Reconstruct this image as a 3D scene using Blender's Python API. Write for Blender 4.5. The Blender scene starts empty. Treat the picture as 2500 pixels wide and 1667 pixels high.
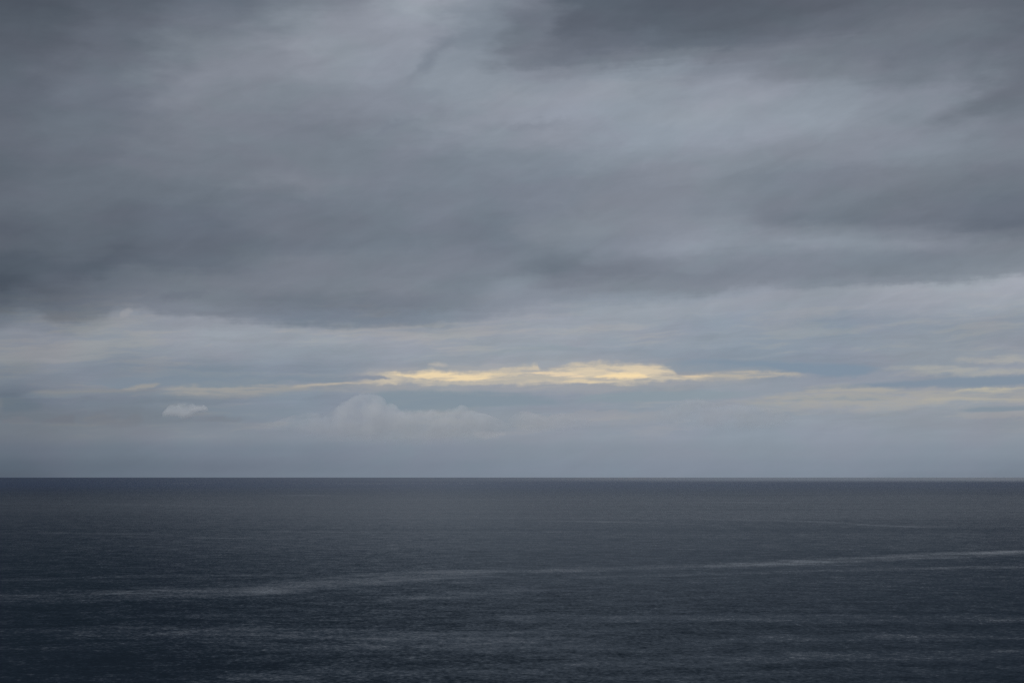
# Overcast sea horizon under layered cloud, seen from a cliff top.
import bpy, math, random
from mathutils import Vector, noise as mnoise

S = bpy.context.scene
COL = S.collection

# ------------------------------------------------------------------ camera
F = 3472.0                      # focal length in photo pixels (50 mm on 36 mm, 2500 px wide)
HY = 1164.5                     # photo row of the horizon
CAM_H = 80.0
cam_data = bpy.data.cameras.new("camera")
cam_data.lens = 50.0
cam_data.sensor_width = 36.0
cam_data.shift_y = (HY - 833.5) / 2500.0
cam_data.clip_start = 0.5
cam_data.clip_end = 900000.0
cam = bpy.data.objects.new("camera", cam_data)
cam.location = (0, 0, CAM_H)
cam.rotation_euler = (math.radians(90), 0, 0)
COL.objects.link(cam)
S.camera = cam

S.view_settings.view_transform = 'Standard'
S.view_settings.look = 'None'
S.view_settings.exposure = 0.0
S.view_settings.gamma = 1.0
S.cycles.use_denoising = True
S.cycles.denoising_prefilter = 'NONE'
S.cycles.denoising_input_passes = 'RGB_ALBEDO_NORMAL'
S.cycles.volume_bounces = 10
S.cycles.max_bounces = 14
S.cycles.sample_clamp_indirect = 4.0

SUN_EL, SUN_AZ = 38.0, 205.0    # behind the camera, high, veiled by the overcast
sun_data = bpy.data.lights.new("sun", 'SUN')
sun_data.energy = 1.7
sun_data.angle = math.radians(25)
sun_data.color = (0.98, 0.98, 0.96)
sun = bpy.data.objects.new("sun", sun_data)
d = Vector((math.sin(math.radians(SUN_AZ)) * math.cos(math.radians(SUN_EL)),
            math.cos(math.radians(SUN_AZ)) * math.cos(math.radians(SUN_EL)),
            math.sin(math.radians(SUN_EL))))
sun.rotation_euler = (-d).to_track_quat('-Z', 'Y').to_euler()
sun.location = (0, -200, 300)
COL.objects.link(sun)


def lin(c):
    c = c / 255.0
    return c / 12.92 if c <= 0.04045 else ((c + 0.055) / 1.055) ** 2.4


def rgb(r, g, b):
    return (lin(r), lin(g), lin(b), 1.0)


# ------------------------------------------------------------------ node helper
class G:
    """tiny wrapper that turns arithmetic into math nodes"""
    def __init__(self, tree):
        self.t = tree

    def node(self, kind, **kw):
        n = self.t.nodes.new(kind)
        for k, v in kw.items():
            setattr(n, k, v)
        return n

    def link(self, v, sock):
        if isinstance(v, (int, float)):
            sock.default_value = v
        elif isinstance(v, tuple):
            sock.default_value = v
        else:
            self.t.links.new(v, sock)

    def m(self, op, a, b=None, c=None, clamp=False):
        n = self.node('ShaderNodeMath', operation=op, use_clamp=clamp)
        self.link(a, n.inputs[0])
        if b is not None:
            self.link(b, n.inputs[1])
        if c is not None:
            self.link(c, n.inputs[2])
        return n.outputs[0]

    def add(self, a, b): return self.m('ADD', a, b)
    def sub(self, a, b): return self.m('SUBTRACT', a, b)
    def mul(self, a, b): return self.m('MULTIPLY', a, b)
    def mad(self, a, b, c): return self.m('MULTIPLY_ADD', a, b, c)

    def smooth(self, v, lo, hi, a=0.0, b=1.0):
        n = self.node('ShaderNodeMapRange', interpolation_type='SMOOTHSTEP')
        self.link(v, n.inputs[0])
        for i, q in enumerate((lo, hi, a, b)):
            self.link(q, n.inputs[i + 1])
        return n.outputs[0]

    def xyz(self, x, y, z=0.0):
        n = self.node('ShaderNodeCombineXYZ')
        for i, q in enumerate((x, y, z)):
            self.link(q, n.inputs[i])
        return n.outputs[0]

    def noise(self, vec, scale=1.0, detail=3.0, rough=0.5, dim='2D', dist=0.0, out=0):
        n = self.node('ShaderNodeTexNoise', noise_dimensions=dim)
        self.link(vec, n.inputs['Vector'])
        n.inputs['Scale'].default_value = scale
        n.inputs['Detail'].default_value = detail
        n.inputs['Roughness'].default_value = rough
        n.inputs['Distortion'].default_value = dist
        return n.outputs[out]

    def mix(self, f, a, b, mode='MIX'):
        n = self.node('ShaderNodeMixRGB', blend_type=mode)
        self.link(f, n.inputs[0])
        self.link(a, n.inputs[1])
        self.link(b, n.inputs[2])
        return n.outputs[0]

    def curve(self, v, pts, kind='AUTO'):
        """pts: (x, y) with x and y both inside 0..1"""
        n = self.node('ShaderNodeFloatCurve')
        cv = n.mapping.curves[0]
        n.mapping.use_clip = False
        n.mapping.extend = 'HORIZONTAL'
        while len(cv.points) < len(pts):
            cv.points.new(0.5, 0.5)
        for p, (x, y) in zip(cv.points, pts):
            p.location = (x, y)
            p.handle_type = kind
        n.mapping.update()
        self.link(v, n.inputs['Value'])
        return n.outputs[0]

    def ramp(self, v, stops):
        n = self.node('ShaderNodeValToRGB')
        n.color_ramp.interpolation = 'B_SPLINE' if False else 'EASE'
        el = n.color_ramp.elements
        el[0].position, el[0].color = stops[0]
        el[1].position, el[1].color = stops[-1]
        for p, c in stops[1:-1]:
            e = el.new(p)
            e.color = c
        self.link(v, n.inputs[0])
        return n.outputs[0]


# ------------------------------------------------------------------ sky
# Directions are written as (column, row) of an angular chart: 3472 units per unit tangent,
# 0..2500 spans the 40 degrees in front, row 1164.5 is the horizon.
K = 3472.0


def chart(x, y):
    """chart numbers -> azimuth units, elevation units (both scaled by K)"""
    az = math.atan((x - 1250.0) / K)
    el = math.atan((HY - y) / K * math.cos(az))
    return az * K, el * K


world = bpy.data.worlds.new("World")
S.world = world
world.use_nodes = True
wt = world.node_tree
wt.nodes.clear()
g = G(wt)
tc = g.node('ShaderNodeTexCoord')
sep = g.node('ShaderNodeSeparateXYZ')
wt.links.new(tc.outputs['Generated'], sep.inputs[0])
DX, DY, DZ = sep.outputs
AZ = g.mul(g.m('ARCTAN2', DX, DY), K)
EL = g.mul(g.m('ARCSINE', g.m('MINIMUM', DZ, 0.9999)), K)

# deck edge (where the dark overcast ends over the brighter band)
EDGE = [(-400, 790), (0, 772), (55, 762), (150, 792), (240, 780), (310, 758), (400, 778), (540, 786), (700, 801),
        (850, 802), (1000, 796), (1150, 785), (1260, 765), (1400, 748), (1550, 735), (1700, 730), (1850, 705),
        (2050, 694), (2250, 687), (2400, 680), (2500, 668), (2900, 650)]
X0, X1 = chart(-400, 0)[0], chart(2900, 0)[0]
TX = g.m('DIVIDE', g.sub(AZ, X0), X1 - X0, clamp=True)


def tx(x): return (chart(x, 0)[0] - X0) / (X1 - X0)


# slow wandering of the streaks
pv = g.xyz(AZ, EL)
w_big = g.sub(g.noise(g.xyz(g.mul(AZ, 1 / 420), g.mad(EL, 1 / 120, 7.3)), 1, 3, 0.5), 0.5)
w_mid = g.sub(g.noise(g.xyz(g.mad(AZ, 1 / 120, 3.1), g.mad(EL, 1 / 38, 1.7)), 1, 4, 0.55), 0.5)
billow = g.sub(g.noise(g.xyz(g.mad(AZ, 1 / 34, 9.1), g.mad(EL, 1 / 22, 4.2)), 1, 4, 0.6), 0.5)
streak = g.sub(g.noise(g.xyz(g.mad(AZ, 1 / 190, 5.5), g.mad(g.mad(AZ, -0.03, EL), 1 / 11, 2.2)), 1, 3, 0.55), 0.5)

edge_el = g.mul(g.curve(TX, [(tx(x), chart(x, y)[1] / 1000) for x, y in EDGE], 'AUTO'), 1000)
REF = HY - 770.0
W_PTS = [(0, 0), (120, 0.15), (250, 0.7), (340, 1), (460, 1), (700, 0.45), (1150, 0)]


def warp_w(e):
    for (a, wa), (b, wb) in zip(W_PTS, W_PTS[1:]):
        if a <= e <= b:
            return wa + (wb - wa) * (e - a) / (b - a)
    return 0.0


wwt = g.curve(g.m('DIVIDE', EL, 1200.0, clamp=True), [(e / 1200, w) for e, w in W_PTS] + [(1, 0)], 'VECTOR')
# noise-warped elevation; small wandering near the horizon, larger overhead
amp = g.smooth(EL, 60.0, 900.0, 2.0, 60.0)
EW = g.add(g.add(EL, g.mul(w_big, amp)), g.mul(w_mid, g.smooth(EL, 60.0, 420.0, 2.0, 18.0)))
EW = g.add(EW, g.mul(g.add(billow, streak), g.mul(g.smooth(EL, 250.0, 360.0), 16.0)))
E2 = g.mad(g.sub(REF, edge_el), wwt, EW)
RMAX = 1300.0
TE = g.m('DIVIDE', g.m('MAXIMUM', E2, 0.0), RMAX, clamp=True)

# brightness of the cloud in each column (row, level, coolness)
GRID = {
 0: [(0, 80, .3), (80, 88, .3), (160, 95, .4), (240, 98, .5), (320, 103, .4), (400, 99, .5), (480, 98, .4), (560, 90, .6), (600, 93, .5),
     (640, 88, .8), (690, 79, .9), (725, 92, .9), (752, 102, .7), (782, 122, .5), (820, 137, .25), (870, 141, .3), (920, 128, .6), (970, 114, 1), (1010, 119, .5),
     (1050, 119, .4), (1100, 110, .9), (1140, 100, 1), (1160, 96, .9)],
 250: [(0, 92, .4), (80, 102, .5), (160, 109, .5), (240, 112, .7), (320, 110, .5), (400, 106, .5), (480, 106, .5), (560, 100, .6), (600, 97, .7),
     (640, 93, .9), (690, 109, .8), (725, 113, .7), (755, 119, .6), (785, 141, .3), (820, 149, .2), (860, 145, .4), (900, 137, .8), (940, 135, .5), (980, 127, .8), (1020, 121, .4),
     (1050, 127, .3), (1100, 119, .9), (1140, 111, 1), (1160, 112, 1)],
 500: [(0, 107, .8), (60, 116, .5), (110, 128, .3), (160, 134, .3), (240, 130, .3), (320, 122, .3), (400, 117, .4), (480, 112, .6), (550, 104, 1), (600, 103, .9),
     (640, 107, .9), (690, 119, .3), (725, 123, .4), (765, 131, .4), (790, 153, .2), (820, 158, .15), (860, 150, .3), (900, 139, .9), (940, 141, .6), (980, 135, .8), (1020, 131, .6),
     (1060, 137, .5), (1100, 127, 1), (1140, 117, 1), (1160, 119, 1)],
 750: [(0, 124, .3), (60, 140, .2), (120, 146, .2), (180, 141, .3), (240, 130, .4), (320, 120, .5), (400, 121, .4), (450, 125, .3), (500, 114, .7), (560, 115, .7), (600, 113, .9),
     (640, 123, .4), (700, 125, .5), (740, 119, .9), (780, 128, .8), (812, 156, .2), (830, 158, .2), (860, 150, .5), (900, 143, .9), (940, 145, .8), (980, 142, 1), (1020, 143, .8),
     (1060, 140, .7), (1100, 131, 1), (1140, 125, 1), (1160, 127, 1)],
 1000: [(0, 156, .2), (50, 150, .4), (80, 146, .5), (160, 141, .6), (240, 137, .7), (320, 129, .6), (400, 124, .7), (480, 121, .8), (560, 117, .8), (600, 117, .9),
     (640, 125, .6), (700, 130, .5), (745, 123, .9), (780, 133, .8), (806, 155, .2), (830, 161, .15), (860, 156, .4), (900, 152, .5), (940, 150, .6), (980, 144, .9), (1020, 150, .5),
     (1060, 146, .5), (1100, 138, .9), (1140, 132, 1), (1160, 132, 1)],
 1125: [(0, 137, .6), (50, 130, .7), (90, 128, .8), (140, 138, .7), (200, 146, .6), (250, 143, .6), (320, 135, .7), (400, 126, .8), (480, 123, .8), (560, 119, .9), (600, 119, .8),
     (650, 127, .7), (700, 128, .8), (740, 129, .8), (770, 140, .6), (800, 157, .2), (830, 159, .2), (860, 158, .3), (900, 155, .5), (940, 151, .6), (980, 144, .9), (1020, 151, .4),
     (1060, 147, .5), (1100, 139, .9), (1140, 134, 1), (1160, 134, 1)],
 1250: [(0, 118, .6), (50, 112, .7), (100, 114, .5), (150, 120, .5), (185, 138, .6), (230, 148, .3), (280, 147, .6), (330, 139, .6), (400, 130, .8), (480, 123, .9), (560, 117, 1), (600, 119, 1),
     (650, 127, .8), (700, 142, .9), (740, 141, .9), (790, 158, .2), (830, 160, .2), (860, 158, .3), (900, 155, .5), (940, 151, .6), (980, 147, .8), (1020, 150, .4),
     (1060, 147, .5), (1100, 140, .8), (1140, 137, 1), (1160, 136, 1)],
 1375: [(0, 93, .7), (60, 96, .6), (110, 105, .6), (145, 112, .6), (175, 132, .5), (200, 144, .6), (240, 149, .5), (280, 149, .8), (330, 142, .5), (400, 131, .8), (450, 125, .9), (500, 125, .9), (560, 129, .5),
     (650, 116, .9), (690, 128, .7), (725, 139, .8), (755, 150, .6), (790, 160, .3), (830, 160, .2), (860, 157, .4), (900, 155, .5), (940, 151, .6), (980, 148, .8), (1020, 151, .5),
     (1060, 149, .6), (1100, 141, .8), (1140, 138, 1), (1160, 137, 1)],
 1500: [(0, 89, .6), (70, 93, .6), (110, 104, .8), (140, 119, .5), (175, 143, .7), (200, 150, .3), (260, 149, .8), (340, 147, .9), (400, 137, .7), (450, 130, .7), (500, 130, .4), (560, 132, .4),
     (600, 129, .8), (660, 121, .7), (700, 134, .5), (730, 145, .9), (760, 157, .2), (800, 160, .2), (840, 157, .5), (870, 152, .7), (900, 152, .6), (940, 151, .6), (980, 149, .7), (1020, 152, .5),
     (1060, 150, .7), (1100, 143, .8), (1140, 139, 1), (1160, 138, 1)],
 1750: [(0, 88, .3), (60, 93, .4), (100, 103, .6), (130, 118, .3), (170, 134, .7), (220, 146, .6), (270, 151, .4), (330, 148, .8), (400, 137, .5), (460, 130, .4), (510, 130, .6), (550, 136, .5), (590, 145, .8),
     (630, 133, .8), (665, 129, .8), (700, 133, .6), (730, 152, .8), (745, 156, .3), (790, 153, .8), (830, 153, .6), (870, 146, .9), (900, 145, .8), (940, 152, .5), (980, 152, .5), (1020, 152, .7),
     (1060, 150, .8), (1100, 144, .8), (1140, 140, 1), (1160, 139, 1)],
 2000: [(0, 92, .2), (60, 102, .4), (120, 120, .4), (180, 127, .3), (240, 142, .6), (310, 147, .6), (370, 138, .5), (430, 126, .8), (490, 123, .6), (530, 119, .8), (565, 133, .5), (590, 143, .7),
     (630, 129, .8), (665, 131, .8), (692, 137, .7), (712, 152, .3), (745, 155, .5), (790, 147, 1), (830, 149, .8), (870, 147, .9), (900, 143, 1), (940, 151, .5), (980, 156, .2), (1020, 151, .5),
     (1060, 150, .8), (1100, 145, .8), (1140, 140, 1), (1160, 138, 1)],
 2250: [(0, 104, .3), (60, 113, .2), (120, 112, .5), (180, 119, .4), (240, 135, .6), (310, 138, .6), (370, 134, .6), (430, 121, .3), (490, 116, .5), (530, 114, .7), (565, 128, .6), (590, 138, .6),
     (630, 124, .8), (660, 129, .6), (684, 138, .6), (702, 165, .05), (735, 163, .15), (790, 150, .7), (830, 150, .4), (870, 151, .3), (900, 150, .5), (940, 149, .5), (980, 157, .2), (1020, 149, .3),
     (1060, 149, .6), (1100, 144, .9), (1140, 137, 1), (1160, 134, 1)],
 2500: [(0, 96, .2), (60, 99, .3), (120, 104, .3), (180, 108, .3), (240, 110, .3), (310, 122, .4), (370, 124, .4), (430, 115, .5), (490, 109, .9), (540, 104, 1), (570, 112, .5), (600, 124, .3),
     (635, 128, .4), (660, 138, .3), (682, 166, 0), (725, 160, .1), (790, 149, .5), (830, 148, .3), (870, 151, .3), (900, 150, .5), (940, 149, .5), (980, 154, .2), (1020, 147, .3),
     (1060, 147, .5), (1100, 142, .8), (1140, 134, 1), (1160, 129, .9)],
}


def tint(level, cool):
    return rgb(level - 3 - 7.5 * cool, level, level + 7 + 7 * cool)


deckf = g.smooth(EL, 380.0, 800.0)
AZW = g.add(AZ, g.add(g.mul(w_mid, g.mad(deckf, 110.0, 50.0)), g.mul(w_big, g.mul(deckf, 150.0))))
AZW = g.mad(g.mul(deckf, 0.22), g.sub(900.0, EL), AZW)
cols = sorted(GRID)
prev = None
for i, cx in enumerate(cols):
    rows = GRID[cx]
    ex, _ = chart(cx, 0)
    # edge elevation in this column
    for (xa, ya), (xb, yb) in zip(EDGE, EDGE[1:]):
        if xa <= cx <= xb:
            ye = ya + (yb - ya) * (cx - xa) / (xb - xa)
    ee = chart(cx, ye)[1]
    stops = []
    for (y, L, c) in rows:
        e = chart(cx, y)[1]
        e2 = e + warp_w(e) * (REF - ee)
        if y < 640:
            L += 4
        c = .55 + .36 * (c - .55) if y < 760 else .72 + .8 * (c - .55)
        stops.append((max(0, e2) / RMAX, tint(L, c)))
    # above the frame the deck goes on, its unseen brightness shaped per column to set the sea's reflection
    top = rows[0][1]
    side = {0: 76, 250: 98, 500: 116, 750: 132, 1750: 130, 2000: 120, 2250: 106, 2500: 92}.get(cx, 142)
    stops.append((1240 / RMAX, tint((top + side) / 2, .9)))
    stops.append((1.0, tint(side, 1.3)))
    stops = sorted(stops, key=lambda s: s[0])
    # at most 32 stops
    while len(stops) > 32:
        stops.pop(1)
    colr = g.ramp(TE, stops)
    if prev is None:
        prev = colr
    else:
        f = g.smooth(AZW, chart(cols[i - 1], 0)[0], ex)
        prev = g.mix(f, prev, colr)
sky = prev

# soft unevenness of the cloud: long diagonal folds
fold = g.noise(g.xyz(g.mad(AZ, 1 / 520, 2.0), g.mad(g.mad(AZ, -0.22, EL), 1 / 95, 5.0)), 1, 5, 0.5, dist=0.4)
fold2 = g.noise(g.xyz(g.mad(AZ, 1 / 150, 12.0), g.mad(g.mad(AZ, -0.35, EL), 1 / 55, 8.0)), 1, 5, 0.55, dist=0.6)
gain = g.add(g.mul(g.sub(fold, 0.5), g.smooth(EL, 120.0, 420.0, 0.05, 0.20)),
             g.mul(g.sub(fold2, 0.5), g.smooth(EL, 120.0, 420.0, 0.06, 0.13)))
wv = g.xyz(g.mad(w_mid, 0.9, g.mad(AZ, 1 / 95, 3.3)), g.mad(w_big, 0.8, g.mad(g.mad(AZ, -0.18, EL), 1 / 42, 6.6)))
rag = g.sub(g.noise(wv, 1, 6, 0.62, dist=0.5), 0.5)
strat = g.sub(g.noise(g.xyz(g.mad(AZ, 1 / 260, 8.0), g.mad(w_mid, 1.2, g.mad(g.mad(AZ, -0.05, EL), 1 / 22, 4.4))), 1, 6, 0.62), 0.5)
low = g.mul(g.smooth(EL, 70.0, 150.0), g.smooth(EL, 470.0, 330.0))
gain = g.add(gain, g.add(g.mul(rag, g.smooth(EL, 330.0, 480.0, 0.05, 0.12)), g.mul(strat, g.mad(low, 0.22, 0.04))))
sky = g.mix(1.0, sky, g.xyz(g.add(gain, 1.0), g.add(gain, 1.0), g.add(gain, 1.0)), 'MULTIPLY')
cream = g.mul(low, g.smooth(g.add(strat, g.mul(w_big, .8)), 0.0, 0.22))
sky = g.mix(cream, sky, g.mix(1.0, sky, (1.10, 1.04, 0.965, 1), 'MULTIPLY'))
hue = g.noise(g.xyz(g.mad(AZ, 1 / 230, 31.0), g.mad(EL, 1 / 90, 15.0)), 1, 3, 0.5)
sky = g.mix(g.smooth(hue, 0.35, 0.65), g.mix(1.0, sky, (1.012, 0.994, 1.004, 1), 'MULTIPLY'),
            g.mix(1.0, sky, (0.985, 1.004, 1.0, 1), 'MULTIPLY'))

# far beyond the frame to both sides, behind and overhead: plain overcast, brightened behind to add fill light on the clouds
HIGH = g.smooth(EL, 2000.0, 3600.0)
sky = g.mix(HIGH, sky, tint(100, 1.3))
BACK = g.smooth(g.m('ABSOLUTE', AZ), 1700.0, 4200.0)
sky = g.mix(BACK, sky, tint(168, .6))


def layer(sky, top, bot, color, alpha=1.0, st=6.0, sb=6.0, wob=(0, 0, 0, 0), tex=None):
    """one cloud form: area between its upper and lower outline, soft edges, ragged by the noises"""
    xs = [p[0] for p in top] + [p[0] for p in bot]
    a, b = chart(min(xs), 0)[0], chart(max(xs), 0)[0]
    t = g.m('DIVIDE', g.sub(AZ, a), b - a, clamp=True)

    def cv(pts):
        out = []
        for x, y in pts:
            q, e = chart(x, y)
            out.append(((q - a) / (b - a), e / 1000))
        if out[0][0] > 0.002:
            out.insert(0, (0, out[0][1]))
        if out[-1][0] < 0.998:
            out.append((1, out[-1][1]))
        return g.mul(g.curve(t, out, 'AUTO'), 1000)
    T, B = cv(top), cv(bot)
    e = EL
    for n, w in zip((w_big, w_mid, billow, streak), wob):
        if w:
            e = g.mad(n, w * 2.6, e)
    m = g.mul(g.smooth(g.sub(T, e), -st * 0.3, st), g.smooth(g.sub(e, B), -sb * 0.3, sb))
    # fade at both ends
    fw = min(90.0, (b - a) * 0.12)
    m = g.mul(m, g.mul(g.smooth(AZ, a, a + fw), g.smooth(AZ, b, b - fw)))
    if tex is not None:
        m = g.mul(m, tex)
    return g.mix(g.mul(m, alpha), sky, color)


gtx = g.noise(g.xyz(g.mad(AZ, 1 / 70, 2.0), g.mad(EL, 1 / 9, 1.0)), 1, 5, 0.62)
GT = g.smooth(gtx, 0.28, 0.60, 0.35, 1.0)
GS = g.smooth(gtx, 0.30, 0.62, 0.15, 1.0)
# --- blue-grey gaps
sky = layer(sky, [(150, 930), (330, 905), (420, 893), (520, 890), (620, 905), (760, 908), (850, 912), (960, 928)],
            [(150, 935), (260, 945), (400, 948), (520, 945), (700, 938), (830, 930), (960, 928)],
            rgb(122, 137, 152), .62, 26, 7, (10, 14, 4, 3))
sky = layer(sky, [(30, 958), (150, 950), (330, 950), (420, 962), (500, 968)], [(30, 970), (150, 972), (330, 962), (420, 972), (500, 975)],
            rgb(122, 134, 146), .5, 8, 8, (0, 8, 0, 6))
sky = layer(sky, [(880, 955), (960, 946), (1080, 946), (1200, 952), (1400, 975)], [(880, 975), (960, 1000), (1050, 1010), (1150, 1002), (1400, 990)],
            rgb(128, 143, 156), .8, 14, 12, (0, 8, 3, 4))
sky = layer(sky, [(480, 990), (600, 985), (700, 990), (760, 985)], [(480, 1010), (600, 1030), (700, 1020), (760, 1000)],
            rgb(124, 138, 151), .5, 16, 16, (0, 8, 3, 4))
sky = layer(sky, [(0, 962), (40, 965), (110, 985)], [(0, 1010), (40, 1008), (110, 1000)], rgb(98, 112, 126), .55, 22, 14, (0, 8, 0, 4))
sky = layer(sky, [(1540, 905), (1620, 884), (1700, 874), (1800, 874), (1930, 882), (2050, 884), (2180, 900)],
            [(1540, 912), (1650, 913), (1750, 908), (1850, 902), (1950, 912), (2060, 922), (2180, 905)],
            rgb(125, 142, 160), .9, 12, 8, (0, 8, 2, 3))
sky = layer(sky, [(1930, 948), (2050, 938), (2200, 926), (2350, 919), (2450, 915), (2640, 914)],
            [(1930, 952), (2100, 950), (2250, 946), (2330, 948), (2500, 943), (2640, 942)],
            rgb(126, 141, 158), .9, 9, 7, (0, 5, 2, 3))
sky = layer(sky, [(1900, 974), (2000, 964), (2100, 962), (2220, 964)], [(1900, 976), (2000, 980), (2130, 979), (2220, 966)],
            rgb(133, 147, 160), .85, 5, 5, (0, 4, 0, 3))
sky = layer(sky, [(1380, 970), (1500, 955), (1700, 950), (1830, 958), (1900, 962)], [(1380, 985), (1500, 985), (1700, 978), (1850, 966), (1900, 964)],
            rgb(136, 151, 161), .6, 10, 8, (0, 6, 0, 8))
sky = layer(sky, [(1180, 860), (1300, 842), (1420, 838), (1450, 850)], [(1180, 872), (1300, 866), (1420, 855), (1450, 852)],
            rgb(138, 150, 160), .5, 10, 10, (0, 10, 3, 4))

# --- cream, softly lit strata
CREAM = rgb(166, 163, 159)
sky = layer(sky, [(60, 952), (200, 948), (300, 945), (420, 952)], [(60, 965), (200, 964), (300, 958), (420, 956)], rgb(143, 142, 141), .5, 8, 8, (0, 6, 2, 5))
sky = layer(sky, [(290, 950), (330, 937), (370, 932), (400, 936)], [(290, 954), (330, 953), (370, 948), (400, 937)], rgb(154, 152, 149), .8, 8, 7, (0, 2, 4, 3))
sky = layer(sky, [(360, 950), (420, 943), (470, 938), (500, 942), (560, 941), (620, 938), (720, 938), (830, 931), (900, 928), (980, 925)],
            [(360, 955), (450, 972), (560, 974), (640, 970), (720, 960), (830, 949), (900, 941), (980, 938)],
            rgb(159, 157, 154), .75, 8, 18, (0, 2, 4, 5), GT)
sky = layer(sky, [(1700, 975), (1800, 972), (1900, 962), (2000, 940), (2200, 945), (2350, 947), (2500, 945), (2640, 944)],
            [(1700, 985), (1800, 992), (1900, 1005), (2050, 1012), (2200, 1008), (2350, 985), (2500, 990), (2640, 990)],
            rgb(164, 163, 160), .8, 16, 28, (0, 10, 6, 8), GT)
sky = layer(sky, [(2120, 912), (2180, 893), (2250, 888), (2330, 888), (2420, 892), (2640, 895)],
            [(2120, 914), (2200, 905), (2280, 914), (2380, 921), (2500, 918), (2640, 918)],
            rgb(168, 168, 165), .8, 13, 10, (0, 5, 7, 5), GT)
sky = layer(sky, [(2310, 882), (2350, 870), (2390, 872), (2450, 866), (2640, 862)], [(2310, 888), (2360, 884), (2420, 889), (2500, 887), (2640, 885)],
            rgb(170, 169, 166), .75, 12, 8, (0, 4, 8, 3), GT)
sky = layer(sky, [(2300, 958), (2360, 948), (2500, 945), (2640, 943)], [(2300, 962), (2360, 960), (2430, 960), (2500, 952), (2640, 950)],
            rgb(188, 181, 163), .8, 5, 9, (0, 2, 4, 4), GT)
sky = layer(sky, [(2220, 975), (2300, 965), (2400, 968), (2500, 972), (2640, 974)], [(2220, 984), (2350, 982), (2500, 985), (2640, 985)],
            rgb(180, 174, 160), .55, 6, 8, (0, 3, 3, 6))
sky = layer(sky, [(2330, 1000), (2400, 991), (2500, 988), (2640, 988)], [(2330, 1004), (2420, 1008), (2500, 1006), (2640, 1004)],
            rgb(128, 142, 155), .85, 7, 5, (0, 3, 0, 3))
sky = layer(sky, [(2000, 952), (2060, 948), (2130, 946), (2200, 950)], [(2000, 957), (2060, 958), (2130, 957), (2200, 955)], rgb(170, 167, 160), .6, 4, 4, (0, 2, 0, 2))

# --- the gold opening
GOLD_TOP = [(860, 912), (895, 908), (935, 906), (946, 904), (985, 907), (1030, 904), (1042, 899), (1090, 903), (1130, 902), (1175, 903),
            (1230, 896), (1290, 889), (1312, 886), (1318, 896), (1345, 897), (1380, 891), (1410, 885), (1450, 882), (1500, 882), (1560, 884),
            (1600, 887), (1630, 896), (1643, 904), (1655, 914), (1700, 914), (1760, 918)]
GOLD_BOT = [(860, 940), (930, 938), (1000, 937), (1060, 942), (1120, 941), (1200, 942), (1300, 942), (1400, 937), (1500, 938), (1600, 936),
            (1660, 933), (1720, 928), (1760, 924)]
sky = layer(sky, [(820, 905), (1000, 885), (1300, 868), (1500, 858), (1700, 878), (1900, 895)], [(820, 945), (1200, 962), (1500, 960), (1700, 952), (1900, 935)],
            rgb(172, 168, 165), .32, 40, 22, (0, 8, 6, 6))
sky = layer(sky, [(1640, 917), (1700, 912), (1760, 908), (1830, 904), (1890, 905), (1940, 909), (1990, 918)],
            [(1640, 930), (1720, 930), (1800, 926), (1880, 922), (1940, 921), (1990, 921)], rgb(180, 173, 162), .85, 7, 8, (0, 2, 5, 4), GT)
sky = layer(sky, GOLD_TOP, GOLD_BOT, rgb(200, 189, 171), .95, 11, 9, (0, 3, 7, 4), GT)
# shadowed tongue under its left end
sky = layer(sky, [(850, 922), (885, 916), (925, 914), (960, 921)], [(850, 928), (885, 928), (925, 928), (965, 923)], rgb(134, 142, 157), .9, 5, 4, (0, 0, 4, 0))
# bright cores
sky = layer(sky, [(935, 905), (990, 908), (1035, 905), (1100, 906), (1180, 910), (1250, 912), (1320, 915)],
            [(935, 911), (990, 921), (1035, 925), (1100, 931), (1170, 928), (1250, 919), (1320, 917)],
            rgb(238, 215, 175), .95, 8, 4, (0, 0, 5, 4), GT)
sky = layer(sky, [(1230, 914), (1330, 905), (1420, 896), (1520, 889), (1600, 893), (1640, 905), (1655, 915)],
            [(1230, 918), (1330, 915), (1420, 921), (1450, 918), (1560, 925), (1640, 916), (1655, 917)],
            rgb(221, 204, 176), .8, 10, 5, (0, 3, 5, 6), GT)
sky = layer(sky, [(1440, 918), (1500, 911), (1540, 909), (1566, 911), (1590, 918)], [(1440, 922), (1500, 925), (1540, 927), (1566, 925), (1590, 921)],
            rgb(250, 223, 175), .9, 6, 4, (0, 0, 4, 4), GT)
sky = layer(sky, [(1290, 908), (1340, 907), (1412, 911), (1435, 918)], [(1290, 912), (1340, 918), (1412, 922), (1435, 920)], rgb(238, 214, 178), .8, 5, 4, (0, 0, 3, 3), GT)
sky = layer(sky, [(1360, 930), (1430, 925), (1480, 932), (1530, 935)], [(1360, 932), (1430, 937), (1480, 936), (1530, 937)], rgb(230, 210, 174), .6, 4, 3, (0, 0, 2, 4), GT)
sky = layer(sky, [(1640, 917), (1690, 913), (1720, 914), (1750, 918)], [(1640, 920), (1690, 922), (1720, 922), (1750, 920)], rgb(232, 208, 172), .7, 5, 4, (0, 0, 2, 2), GT)
sky = layer(sky, [(700, 944), (800, 934), (860, 930), (925, 930)], [(700, 948), (800, 942), (860, 939), (925, 938)], rgb(204, 190, 168), .7, 6, 6, (0, 0, 2, 4), GT)
sky = layer(sky, [(1040, 890), (1060, 883), (1080, 884), (1100, 892)], [(1040, 893), (1060, 896), (1080, 896), (1100, 894)], rgb(186, 180, 172), .7, 8, 8, (0, 0, 4, 0))
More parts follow.
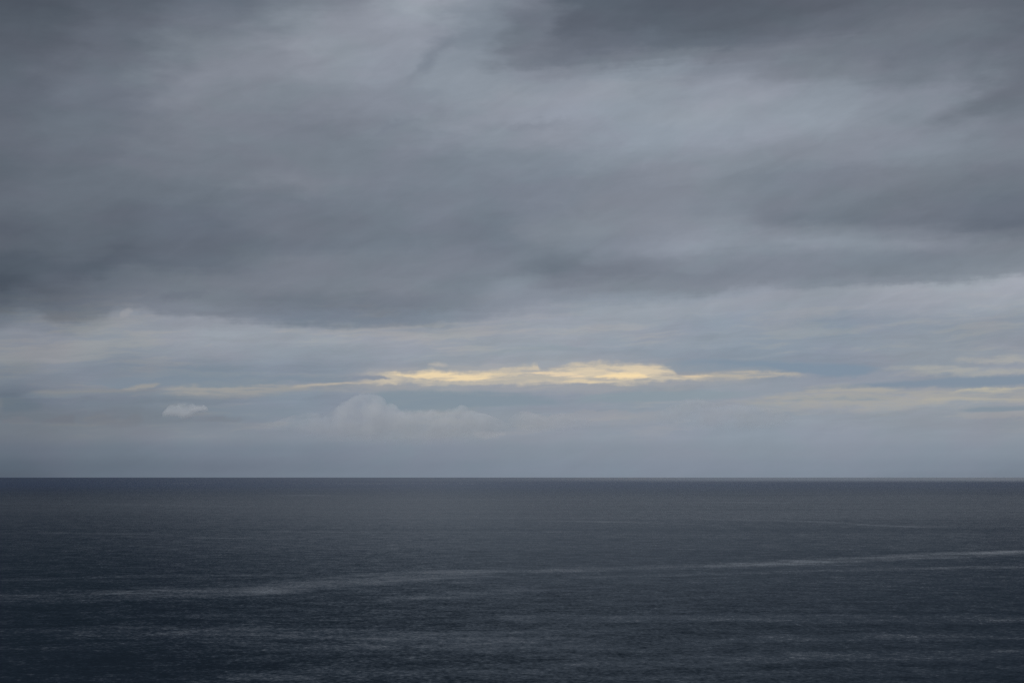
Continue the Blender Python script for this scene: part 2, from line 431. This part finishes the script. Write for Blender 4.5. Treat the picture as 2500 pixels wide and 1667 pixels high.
# thin grey bars across the gold
sky = layer(sky, [(940, 926), (1050, 929), (1150, 932), (1260, 926), (1310, 922)], [(940, 930), (1050, 936), (1150, 939), (1260, 936), (1310, 928)],
            rgb(172, 170, 166), .75, 4, 4, (0, 0, 3, 5), GS)
sky = layer(sky, [(1415, 914), (1440, 918), (1470, 926), (1560, 926), (1640, 920)], [(1415, 917), (1440, 925), (1470, 931), (1560, 931), (1640, 930)],
            rgb(188, 182, 170), .6, 4, 4, (0, 0, 3, 4), GS)
sky = layer(sky, [(1180, 916), (1300, 914), (1400, 924)], [(1180, 926), (1300, 930), (1400, 930)], rgb(178, 174, 166), .7, 5, 5, (0, 0, 3, 5), GS)

# --- distant puffy bank low over the sea, hazy
sky = layer(sky, [(1250, 1010), (1262, 1006), (1290, 1005), (1320, 1012), (1400, 1002), (1500, 998), (1560, 1006), (1640, 1000)],
            [(1250, 1040), (1320, 1048), (1420, 1040), (1560, 1040), (1640, 1030)], rgb(150, 153, 161), .55, 4, 24, (0, 0, 12, 4))
sky = layer(sky, [(1150, 1055), (1180, 1050), (1210, 1050), (1240, 1058)], [(1150, 1062), (1180, 1072), (1210, 1072), (1240, 1064)], rgb(154, 158, 166), .6, 6, 8, (0, 0, 6, 0))
sky = layer(sky, [(0, 1024), (60, 1018), (90, 1028)], [(0, 1034), (60, 1034), (90, 1031)], rgb(114, 119, 129), .6, 5, 6, (0, 0, 6, 3))
sky = layer(sky, [(95, 1026), (130, 1020), (165, 1012), (183, 1014), (187, 1026)], [(95, 1030), (130, 1034), (165, 1035), (187, 1034)], rgb(111, 116, 127), .7, 5, 6, (0, 0, 6, 2))
sky = layer(sky, [(195, 1026), (240, 1004), (290, 1022), (350, 1013), (358, 1030)], [(195, 1034), (250, 1040), (300, 1044), (358, 1036)], rgb(116, 121, 131), .55, 12, 12, (0, 0, 8, 2))
sky = layer(sky, [(500, 1018), (530, 1013), (570, 1018), (600, 1022)], [(500, 1026), (530, 1030), (570, 1030), (600, 1026)], rgb(120, 127, 138), .6, 6, 6, (0, 0, 6, 2))

# --- dark wisps under the upper deck
sky = layer(sky, [(1010, 150), (1050, 115), (1085, 92), (1110, 90), (1130, 120)], [(1010, 185), (1050, 172), (1085, 140), (1110, 125), (1130, 130)],
            rgb(106, 114, 127), .45, 30, 30, (0, 14, 10, 0))
sky = layer(sky, [(985, 200), (1020, 165), (1060, 150)], [(985, 215), (1020, 190), (1060, 165)], rgb(112, 118, 130), .35, 20, 20, (0, 12, 8, 0))
sky = layer(sky, [(900, 330), (950, 295), (1000, 285), (1040, 290)], [(900, 340), (950, 325), (1000, 305), (1040, 300)], rgb(116, 122, 136), .35, 16, 16, (0, 20, 14, 0))
sky = layer(sky, [(1220, 320), (1300, 295), (1390, 292), (1460, 300)], [(1220, 335), (1300, 325), (1390, 305), (1460, 303)], rgb(124, 130, 142), .35, 16, 16, (0, 20, 14, 0))
sky = layer(sky, [(380, 725), (410, 712), (470, 705), (520, 715)], [(380, 735), (410, 736), (470, 730), (520, 720)], rgb(104, 110, 124), .4, 12, 12, (0, 14, 8, 0))
sky = layer(sky, [(290, 762), (305, 753), (322, 752), (328, 760)], [(290, 775), (305, 776), (322, 766), (328, 762)], rgb(158, 158, 162), .5, 8, 8, (0, 4, 6, 0))

# a little of the clear sky behind everything
skytex = g.node('ShaderNodeTexSky')
skytex.sky_type = 'NISHITA'
skytex.sun_disc = False
skytex.sun_elevation = math.radians(SUN_EL)
skytex.sun_rotation = math.radians(SUN_AZ)
nish = g.mix(1.0, skytex.outputs[0], (0.07, 0.07, 0.07, 1), 'MULTIPLY')
sky = g.mix(0.03, sky, nish)
bg = g.node('ShaderNodeBackground')
wt.links.new(sky, bg.inputs[0])
bg.inputs[1].default_value = 1.0
wo = g.node('ShaderNodeOutputWorld')
wt.links.new(bg.outputs[0], wo.inputs[0])
world.cycles.sampling_method = 'MANUAL'
world.cycles.sample_map_resolution = 1024

# ------------------------------------------------------------------ sea
mat = bpy.data.materials.new("sea_water")
mat.use_nodes = True
mt = mat.node_tree
mt.nodes.clear()
h = G(mt)
geo = h.node('ShaderNodeNewGeometry')
sp = h.node('ShaderNodeSeparateXYZ')
mt.links.new(geo.outputs['Position'], sp.inputs[0])
PX, PY, _ = sp.outputs


def n2(sx, sy, ox, oy, detail, rough, dist=0.0, out=0):
    return h.noise(h.xyz(h.mad(PX, 1 / sx, ox), h.mad(PY, 1 / sy, oy)), 1, detail, rough, dist=dist, out=out)


def slopes(sx, sy, ox, oy, detail, rough):
    c = n2(sx, sy, ox, oy, detail, rough, out=1)
    s = h.node('ShaderNodeSeparateColor')
    mt.links.new(c, s.inputs[0])
    return h.sub(s.outputs[0], 0.5), h.sub(s.outputs[1], 0.5)


chop_x, chop_y = slopes(2.6, 2.2, 3, 9, 4.0, 0.7)      # wind chop
swell_x, swell_y = slopes(34.0, 20.0, 13, 2, 3.0, 0.55)   # longer waves
mid_x, mid_y = slopes(10.0, 7.5, 5, 7, 2.0, 0.6)

# Slicks: long calm streaks drawn out by the wind.  Each is a band about a gently bending line
# running across the view: (far/near distance at left, middle, right; width; strength)
DEPTH = h.m('MAXIMUM', PY, 50.0)
INV = h.m('DIVIDE', 1000.0, DEPTH)                      # 1/distance in 1/km
SL = h.m('DIVIDE', PX, DEPTH)
wob = h.mul(h.sub(n2(420, 260, 4, 6, 3, 0.5), 0.5), 0.05)
wob2 = h.mul(h.sub(n2(55, 40, 1, 3, 3, 0.6), 0.5), 0.028)


def inv_row(y):        # chart row on the sea -> 1/distance in 1/km
    return (y - HY) / (CAM_H * K) * 1000.0


def slick(pts, width, strength, below=None):
    """pts: chart points along the streak; width in chart rows"""
    a, b = pts[0][0], pts[-1][0]
    t = h.m('DIVIDE', h.sub(SL, (a - 1250) / K), (b - a) / K, clamp=True)
    c = h.mul(h.curve(t, [((x - a) / (b - a), inv_row(y) / 2.0) for x, y in pts], 'AUTO'), 2.0)
    w = inv_row(HY + width)
    dlt = h.m('ABSOLUTE', h.sub(h.add(INV, h.mul(h.add(wob, wob2), w / 0.045)), c))
    m = h.smooth(dlt, w, w * 0.25)
    m = h.mul(m, h.mul(h.smooth(SL, (a - 1250) / K, (a - 1250 + 160) / K), h.smooth(SL, (b - 1250) / K, (b - 1250 - 160) / K)))
    return h.mul(m, strength)


SLICKS = [
    ([(-700, 1462), (0, 1455), (300, 1447), (600, 1437), (800, 1426)], 20, .8),
    ([(560, 1442), (760, 1428), (1000, 1412), (1150, 1402), (1300, 1398)], 15, .6),
    ([(700, 1418), (900, 1402), (1100, 1395), (1250, 1394), (1480, 1392)], 6, .5),
    ([(1250, 1396), (1600, 1386), (1900, 1372), (2250, 1360), (2500, 1350), (3000, 1335)], 9, .5),
    ([(1650, 1386), (1900, 1375), (2150, 1372)], 13, .5),
    ([(2050, 1362), (2350, 1350), (2700, 1342)], 6, .5),
    ([(1300, 1412), (1700, 1402), (2200, 1388), (2500, 1383), (2900, 1380)], 5, .45),
    ([(850, 1462), (1100, 1452), (1250, 1442), (1400, 1438)], 11, .55),
    ([(-500, 1416), (0, 1416), (300, 1408), (750, 1402)], 5, .45),
    ([(150, 1508), (450, 1502), (800, 1502)], 5, .5),
    ([(1150, 1506), (1450, 1512), (1700, 1508), (2100, 1508), (2900, 1512)], 14, .6),
    ([(-400, 1560), (200, 1545), (500, 1540), (800, 1545), (1150, 1550), (1550, 1548)], 24, .8),
    ([(550, 1580), (1000, 1578), (1350, 1575), (1800, 1562), (2200, 1552), (2900, 1545)], 17, .62),
    ([(-300, 1590), (100, 1582), (400, 1570), (800, 1572)], 15, .4),
    ([(500, 1650), (900, 1642), (1300, 1632), (1700, 1612), (2100, 1600), (2600, 1592)], 20, .6),
    ([(-300, 1620), (0, 1640), (400, 1655), (900, 1662)], 20, .4),
    ([(1100, 1640), (1600, 1655), (2100, 1640), (2900, 1630)], 16, .4),
    ([(1250, 1270), (1400, 1272), (1750, 1279)], 2.6, .28),
    ([(1650, 1268), (1950, 1272), (2150, 1282), (2400, 1289)], 2.6, .3),
    ([(550, 1297), (850, 1298), (1100, 1299), (1500, 1296)], 2.4, .25),
    ([(0, 1300), (200, 1301), (450, 1303)], 2.4, .35),
    ([(400, 1312), (650, 1314), (850, 1313)], 2.4, .35),
    ([(150, 1233), (350, 1232), (600, 1236)], 1.8, .2),
    ([(1650, 1225), (1800, 1226), (2000, 1229)], 1.8, .2),
    ([(600, 1210), (760, 1209), (900, 1211)], 1.6, .35),
]
slk = 0.0
for s_ in SLICKS:
    slk = h.add(slk, slick(*s_))
# faint irregular bands everywhere
bands = n2(2600, 85, 6.3, 1.9, 4, 0.55)
patch = n2(900, 500, 2.7, 8.8, 3, 0.5)
slk = h.m('MULTIPLY', h.mul(slk, 0.82), h.smooth(n2(150, 60, 0.4, 0.9, 5, 0.6), 0.28, 0.60, 0.5, 1.2))
calm = h.add(slk, h.mul(h.sub(bands, 0.5), 0.45))
calm = h.add(calm, h.mul(h.sub(patch, 0.5), 0.2))

# wave steepness: rougher water nearer the cliff, ruffled belt close to the horizon
steep = h.curve(h.m('DIVIDE', INV, 2.0, clamp=True),
                [(0, .42), (inv_row(1176) / 2, .46), (inv_row(1192) / 2, .49), (inv_row(1225) / 2, .41), (inv_row(1300) / 2, .52),
                 (inv_row(1400) / 2, .64), (inv_row(1500) / 2, .76), (inv_row(1667) / 2, .86), (1, .95)], 'AUTO')
steep = h.mul(steep, h.sub(1.0, h.mul(h.smooth(SL, 0.1, 0.36), 0.13)))
tilt = h.m('MAXIMUM', h.sub(steep, h.mul(calm, 0.44)), 0.05)
steep = h.m('MAXIMUM', h.sub(steep, h.mul(calm, 0.16)), 0.08)
# far belt of calm bright water towards the right of the horizon
far_calm = h.mul(h.smooth(INV, inv_row(1179), inv_row(1168)), h.smooth(SL, -0.25, 0.36, 0.0, 1.0))

AMP = 0.70
BIAS = 0.34
nx = h.mul(h.add(h.add(chop_x, h.mul(mid_x, 0.35)), h.mul(swell_x, 0.25)), h.mul(steep, AMP))
ny = h.sub(h.mul(h.add(h.add(chop_y, h.mul(mid_y, 0.4)), h.mul(swell_y, 0.35)), h.mul(steep, AMP * 1.25)), h.mul(h.mul(tilt, BIAS), h.sub(1.0, far_calm)))
nrm = h.node('ShaderNodeVectorMath', operation='NORMALIZE')
mt.links.new(h.xyz(nx, ny, 1.0), nrm.inputs[0])
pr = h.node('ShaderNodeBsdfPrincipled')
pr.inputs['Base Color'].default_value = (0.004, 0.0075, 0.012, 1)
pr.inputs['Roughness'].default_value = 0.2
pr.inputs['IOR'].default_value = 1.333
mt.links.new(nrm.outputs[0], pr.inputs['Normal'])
# blue of distant air painted into the water's base colour, stronger farther out
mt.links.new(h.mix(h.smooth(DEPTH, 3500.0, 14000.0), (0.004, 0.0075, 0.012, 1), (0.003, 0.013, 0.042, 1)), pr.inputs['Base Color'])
mo = h.node('ShaderNodeOutputMaterial')
mt.links.new(pr.outputs[0], mo.inputs[0])

R = 420000.0
me = bpy.data.meshes.new("water")
vs, fs = [], []
xs_ = [-R, -30000, -3000, 0, 3000, 30000, R]
ys_ = [-3000, 0, 1500, 6000, 30000, R]
for y in ys_:
    for x in xs_:
        vs.append((x, y, 0))
nxs = len(xs_)
for j in range(len(ys_) - 1):
    for i in range(nxs - 1):
        fs.append((j * nxs + i, j * nxs + i + 1, (j + 1) * nxs + i + 1, (j + 1) * nxs + i))
me.from_pydata(vs, [], fs)
me.materials.append(mat)
water = bpy.data.objects.new("water", me)
water["kind"] = "structure"
COL.objects.link(water)

# ------------------------------------------------------------------ cumulus clouds (real volumes)
DIST = 22000.0
U = DIST / K                    # metres per chart unit at that distance


def lerp_pts(pts, x):
    if x <= pts[0][0]:
        return pts[0][1]
    for (xa, ya), (xb, yb) in zip(pts, pts[1:]):
        if x <= xb:
            return ya + (yb - ya) * (x - xa) / (xb - xa)
    return pts[-1][1]


def cloud(name, top, base, depth, density, soft, ragged, fade, label, colour=(0.992, 0.996, 0.996), seed=0.0):
    """a body of vapour: domed top following `top`, level underside `base` (chart points), `depth` metres
    through; density thins towards its billowed skin and towards the underside"""
    x0, x1 = top[0][0], top[-1][0]
    ox = (x0 + x1) / 2
    by = max(p[1] for p in base)
    W = (x1 - x0) * U
    org = Vector(((ox - 1250) * U, DIST, CAM_H + (HY - by) * U))
    zt = [((x - ox) * U, (by - y) * U) for x, y in top]
    zb = [((x - ox) * U, (by - y) * U) for x, y in base]
    zmax = max(z for _, z in zt) + ragged
    # container: a closed loaf whose sections are ellipses
    N, M = 48, 20
    vs, fs = [], []
    for i in range(N + 1):
        X = (i / N - 0.5) * W
        a, b = lerp_pts(zb, X) - 0.15 * ragged, lerp_pts(zt, X) + 0.30 * ragged
        b = max(b, a + 12)
        zc, zr = (a + b) / 2, (b - a) / 2
        endf = min(1.0, math.sqrt(max(0.002, 1 - (2 * i / N - 1) ** 4)) * 1.02)
        for k in range(M):
            t = 2 * math.pi * k / M
            vs.append((X, math.cos(t) * depth / 2 * endf, zc + math.sin(t) * zr * (0.3 + 0.7 * endf)))
    for i in range(N):
        for k in range(M):
            k2 = (k + 1) % M
            fs.append((i * M + k, (i + 1) * M + k, (i + 1) * M + k2, i * M + k2))
    fs.append(tuple(range(M)))
    fs.append(tuple(N * M + k for k in reversed(range(M))))
    me = bpy.data.meshes.new(name)
    me.from_pydata(vs, [], fs)
    import bmesh
    bm = bmesh.new()
    bm.from_mesh(me)
    bmesh.ops.recalc_face_normals(bm, faces=bm.faces)
    bm.to_mesh(me)
    bm.free()
    vm = bpy.data.materials.new("cloud_vapour")
    vm.use_nodes = True
    vm.cycles.volume_step_rate = 0.12
    vt = vm.node_tree
    vt.nodes.clear()
    q = G(vt)
    tco = q.node('ShaderNodeTexCoord')
    se = q.node('ShaderNodeSeparateXYZ')
    vt.links.new(tco.outputs['Object'], se.inputs[0])
    X, Y, Z = se.outputs
    t = q.m('DIVIDE', q.add(X, W / 2), W, clamp=True)
    T = q.mul(q.curve(t, [(x / W + .5, z / zmax * .9) for x, z in zt]), zmax / .9)
    B = q.mul(q.curve(t, [(x / W + .5, z / zmax * .9) for x, z in zb]), zmax / .9)
    vec = q.xyz(q.add(X, seed), Y, q.mul(Z, 1.15))
    nb = q.noise(vec, 1 / 210.0, 5, 0.58, dim='3D')
    nf = q.noise(vec, 1 / 60.0, 3, 0.6, dim='3D')
    yy = q.m('DIVIDE', Y, depth / 2)
    dome = q.mul(q.mul(yy, yy), q.sub(T, B))
    skin = q.add(q.add(q.sub(q.sub(T, Z), dome), 0.22 * ragged), q.add(q.mul(q.sub(nb, .5), ragged * 2.2), q.mul(q.sub(nf, .5), ragged * .7)))
    dn = q.mul(q.smooth(skin, 0, soft), q.smooth(q.sub(Z, B), -0.1 * fade, fade))
    holes = q.smooth(q.noise(vec, 1 / 330.0, 4, 0.55, dim='3D'), .38, .60, .12, 1.0)
    vp = vt.nodes.new('ShaderNodeVolumePrincipled')
    vp.inputs['Color'].default_value = (*colour, 1)
    vt.links.new(q.mul(q.mul(dn, holes), density), vp.inputs['Density'])
    vo = vt.nodes.new('ShaderNodeOutputMaterial')
    vt.links.new(vp.outputs[0], vo.inputs['Volume'])
    me.materials.append(vm)
    o = bpy.data.objects.new(name, me)
    o.location = org
    o["label"] = label
    o["category"] = "cloud"
    COL.objects.link(o)
    return o


cloud("cumulus_cloud", [(398, 1010), (406, 997), (416, 988), (430, 985), (442, 981), (455, 979), (468, 982), (482, 987), (498, 988), (508, 998)],
      [(398, 1022), (420, 1018), (438, 1020), (452, 1026), (464, 1020), (478, 1010), (508, 1006)], 600.0, 0.0042, 44.0, 62.0, 70.0,
      "small pale puffy cloud standing alone low over the left of the sea", seed=400.0)
cloud("cumulus_cloud", [(640, 1042), (680, 1024), (725, 1011), (760, 1007), (790, 1013), (812, 1000), (832, 984), (850, 976), (868, 963), (885, 960), (905, 959),
                        (925, 964), (940, 972), (946, 986), (965, 988), (975, 998), (1000, 1000), (1020, 998), (1040, 1004), (1058, 998), (1075, 1006),
                        (1095, 998), (1112, 996), (1130, 986), (1145, 994), (1160, 1004), (1190, 1008), (1220, 1018), (1250, 1030)],
      [(660, 1054), (760, 1068), (850, 1080), (950, 1086), (1100, 1086), (1200, 1076), (1250, 1056)], 1200.0, 0.0026, 40.0, 66.0, 480.0,
      "long heaped bank of pale cloud with a tall left hump, below the golden gap", seed=1300.0)
cloud("cumulus_cloud", [(1590, 1010), (1630, 992), (1655, 980), (1680, 973), (1705, 971), (1730, 977), (1760, 984), (1800, 986), (1850, 992), (1900, 1002), (1940, 1014)],
      [(1590, 1036), (1680, 1050), (1800, 1054), (1940, 1036)], 1000.0, 0.0020, 44.0, 60.0, 380.0,
      "faint rounded cloud low right of centre, under the thin right tail of the golden gap", seed=5200.0)
cloud("cumulus_cloud", [(1238, 1020), (1255, 1009), (1275, 1003), (1300, 1004), (1318, 1012), (1350, 1010), (1385, 1008), (1420, 1016), (1450, 1024)],
      [(1238, 1046), (1300, 1056), (1380, 1056), (1450, 1042)], 800.0, 0.0022, 40.0, 50.0, 280.0,
      "small hazy puff cloud just right of the long heaped bank, low over the sea", seed=7700.0)
